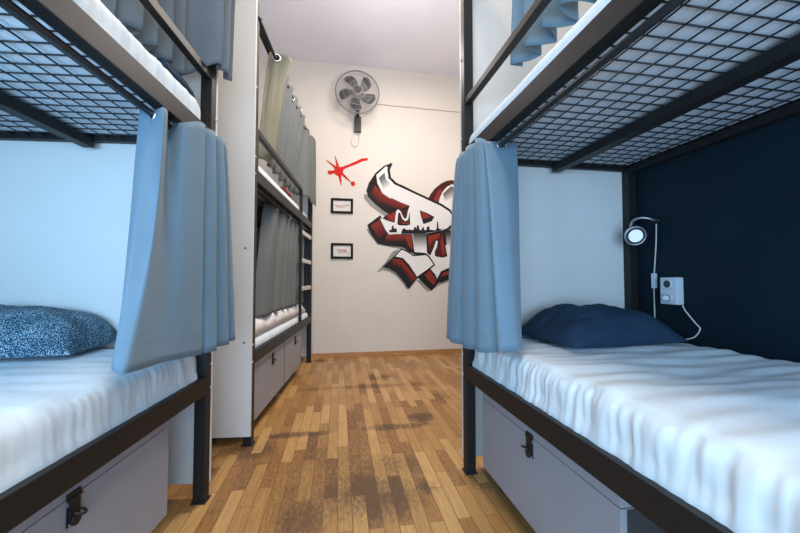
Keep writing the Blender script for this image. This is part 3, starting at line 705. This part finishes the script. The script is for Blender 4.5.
for sgn, dpt in ((-1,.075),(1,.055)):
    for k in range(60):
        t = 2*PI*k/60
        pts = []
        for r in (.05,.12,.19,.25,RC):
            y = fc.y + sgn*dpt*math.sqrt(max(0, 1-(r/RC)**2.4)) + .0
            pts.append((fc.x+r*math.cos(t+.0), y, fc.z+r*math.sin(t)))
        cg.tube(pts, .0011, 4, cap=False)
    for r in (.05,.115,.19,.245):
        cg.ring((fc.x, fc.y+sgn*dpt*math.sqrt(1-(r/RC)**2.4), fc.z), (0,1,0), r, .002, 48, 5)
cg.build('cage', 'cage', fan)
MB().ring(fc, (0,1,0), RC, .008, 64, 8).build('cage_rim', 'cage_rim', fan)
MB().disc(fc+Vector((0,-.078,0)), (0,1,0), .038, .006, 28).build('cage_badge', 'blade', fan)
MB().tube(catmull([(.012,-.02,.0), (.02,-.015,-.05), (.012,-.012,-.14), (-.03,-.01,-.19), (-.07,-.01,-.17), (-.085,-.01,-.11), (-.07,-.01,-.06)], 30), .004, 6).build('fan_cord', 'cord', fan)
cable = MB().tube([(.80+.06*i, -.005, 3.372-.001*i+.006*noise.noise((i*.4,0,0))) for i in range(24)], .0055, 6).build('wall_cable', 'wall_line', None, FW, True)
tag(cable, 'thin painted-over cable running sideways from the fan', 'cable')

def picture(label, u0, u1, z0, z1, kind):
    root = empty('picture_frame', FW @ Matrix.Translation(((u0+u1)/2, 0, z0)), label, 'picture', 'small dark framed prints')
    w = u1-u0; h = z1-z0; t = .03
    f = MB(); f.box(-w/2, w/2, -.02, 0, 0, t, .002).box(-w/2, w/2, -.02, 0, h-t, h, .002).box(-w/2, -w/2+t, -.02, 0, t, h-t, .002).box(w/2-t, w/2, -.02, 0, t, h-t, .002)
    f.build('frame', 'frame', root)
    p = MB().box(-w/2+t, w/2-t, -.008, -.002, t, h-t).build('print', 'paper', root)
    k = MB(); rnd = random.Random(kind)
    if kind == 1:
        pts = [(-.09+.18*i/16, -.0095, h*.5+.012*math.sin(i*1.9)+.022*(i/16-.35)) for i in range(17)]
        k.tube(pts, .0035, 4); k.tube([(-.085,-.0095,h*.56),(-.07,-.0095,h*.5),(-.055,-.0095,h*.58)], .003, 4)
        k.tube([(-.06,-.0095,h*.40),(.05,-.0095,h*.43)], .0025, 4)
    else:
        for j in range(3):
            z = h*(.58-.075*j); k.tube([(-.07+.01*j+.012*i, -.0095, z+.005*math.sin(i*2.1+j)) for i in range(11)], .0032, 4)
        k.box(.075,.09,-.0095,-.008,h*.27,h*.34)
    k.build('lettering', 'ink_red', p)
picture('dark framed print with a red scribble, directly below the red splatter', .213, .50, 1.868, 2.068, 1)
picture('dark framed print with small red text, lower one of the two', .217, .503, 1.271, 1.476, 2)

def flat_paint(name, label, cat, items, matname, y0=-.0012, dy=-.00025):
    """flat shapes of paint on the wall, later ones lie on top"""
    verts, faces, cols = [], [], []
    y = y0
    for it in items:
        y += dy
        if it[0] == 'p':
            b = len(verts); verts += [(u, y, z) for u, z in it[2]]; faces.append(tuple(range(b, len(verts)))); cols += [it[1]]*len(it[2])
        elif it[0] == 'g':
            (A, B2, C, D) = [Vector((p[0], p[1])) for p in it[3]]; n = 8
            for i in range(n+1):
                t = i/n; l = A.lerp(D, t); r = B2.lerp(C, t); tt = t**1.8 if sum(it[1]) < .5 and sum(it[2]) > 1.5 else t; c = tuple(it[1][k]*(1-tt)+it[2][k]*tt for k in range(3))
                verts += [(l.x, y, l.y), (r.x, y, r.y)]; cols += [c, c]
                if i < n: b = len(verts)-2; faces.append((b, b+1, b+3, b+2))
        else:
            wd = it[2]; P = [Vector((p[0], p[1])) for p in it[3]]; b = len(verts)
            for i, p in enumerate(P):
                t = (P[min(i+1, len(P)-1)]-P[max(i-1, 0)]).normalized(); nn = Vector((-t.y, t.x))*wd/2
                w2 = it[4][i] if len(it) > 4 else 1
                verts += [tuple((p.x+nn.x*w2, y, p.y+nn.y*w2)), tuple((p.x-nn.x*w2, y, p.y-nn.y*w2))]; cols += [it[1]]*2
                if i: k = b+2*i; faces.append((k-2, k-1, k+1, k))
    me = bpy.data.meshes.new(name); me.from_pydata(verts, [], faces); me.update()
    at = me.color_attributes.new('Col', 'FLOAT_COLOR', 'POINT')
    for i, c in enumerate(cols): at.data[i].color = (c[0], c[1], c[2], 1)
    bm = bmesh.new(); bm.from_mesh(me); bmesh.ops.triangulate(bm, faces=[f for f in bm.faces if len(f.verts) > 4], ngon_method='EAR_CLIP')
    for f in bm.faces:
        f.normal_update()
        if f.normal.y > 0: f.normal_flip()
    bm.to_mesh(me); bm.free()
    o = link_mesh(name, me, matname, None, FW, True)
    return tag(o, label, cat)
flat_paint('graffiti_mural', 'black, red and white graffiti lettering painted on the back wall', 'mural', MURAL, 'spray')
R1 = (.62,.018,.014)
def blob(cx, cz, rx, rz, n=18, jag=.18, sd=0):
    r = random.Random(sd); return ('p', R1, [(cx+rx*(1+r.uniform(-jag,jag))*math.cos(2*PI*k/n), cz+rz*(1+r.uniform(-jag,jag))*math.sin(2*PI*k/n)) for k in range(n)])
flat_paint('paint_splatter', 'bright red paint splatter above the two small frames', 'paint splatter', SPLAT(blob, R1), 'spray')

# ------------------------------------------------------------------ light
def area(name, loc, rot, sx, sy, power, col):
    l = bpy.data.lights.new(name, 'AREA'); l.shape = 'RECTANGLE'; l.size = sx; l.size_y = sy; l.energy = power; l.color = col
    o = bpy.data.objects.new(name, l); COL.objects.link(o); o.location = loc; o.rotation_euler = [math.radians(r) for r in rot]; return o
area('assumed_daylight', (0,-1.55,1.05), (90,0,0), 2.6, 1.4, 92, (.42,.70,1.0))  # assumed cool daylight from behind: unseen area light added, rear wall has no window
area('assumed_front_lamp', (0,.5,3.75), (0,0,0), .7, .7, 38, (1.0,.86,.70))  # unseen warm lamp assumed overhead, added to light the upper bunks and end panel
area('assumed_back_lamp', (.1,3.3,3.75), (0,0,0), .7, .7, 36, (1.0,.86,.72))  # likewise assumed: unseen warm light added over the back of the room
pl_ = bpy.data.lights.new('ceiling_fill', 'POINT'); pl_.energy = 36; pl_.color = (1,.93,.92); pl_.shadow_soft_size = .15  # unseen fill light added to brighten the ceiling
po = bpy.data.objects.new('ceiling_fill', pl_); COL.objects.link(po); po.location = (0,3.0,2.9)
for key, pw, bc in (('L', 19, (.30,.63,1.0)), ('R', 2.8, (.34,.60,1.0))):
    q = FRM[key] @ Vector((SG[key]*.5, -2.0, 1.12))
    area('berth_fill', q, (90, 0, 4.76 if key == 'L' else 10.07), .6, .5, pw, bc)  # unseen fill added inside each near berth to lift its interior
w = bpy.data.worlds.new('world'); bpy.context.scene.world = w; w.use_nodes = True
w.node_tree.nodes['Background'].inputs[0].default_value = (.55,.7,.9,1); w.node_tree.nodes['Background'].inputs[1].default_value = .4

# ------------------------------------------------------------------ camera
cd = bpy.data.cameras.new('camera'); cam = bpy.data.objects.new('camera', cd); COL.objects.link(cam)
cd.sensor_width = 36; cd.lens = 36*360/800; cd.clip_start = .02
cam.location = (0,0,1.0); cam.rotation_euler = (PI/2 + math.atan(13/360), 0, 0)
sc = bpy.context.scene; sc.camera = cam
sc.view_settings.view_transform = 'Standard'; sc.view_settings.look = 'None'; sc.view_settings.exposure = 0.12
for o in bpy.data.objects:
    if '_off' in o: del o['_off']
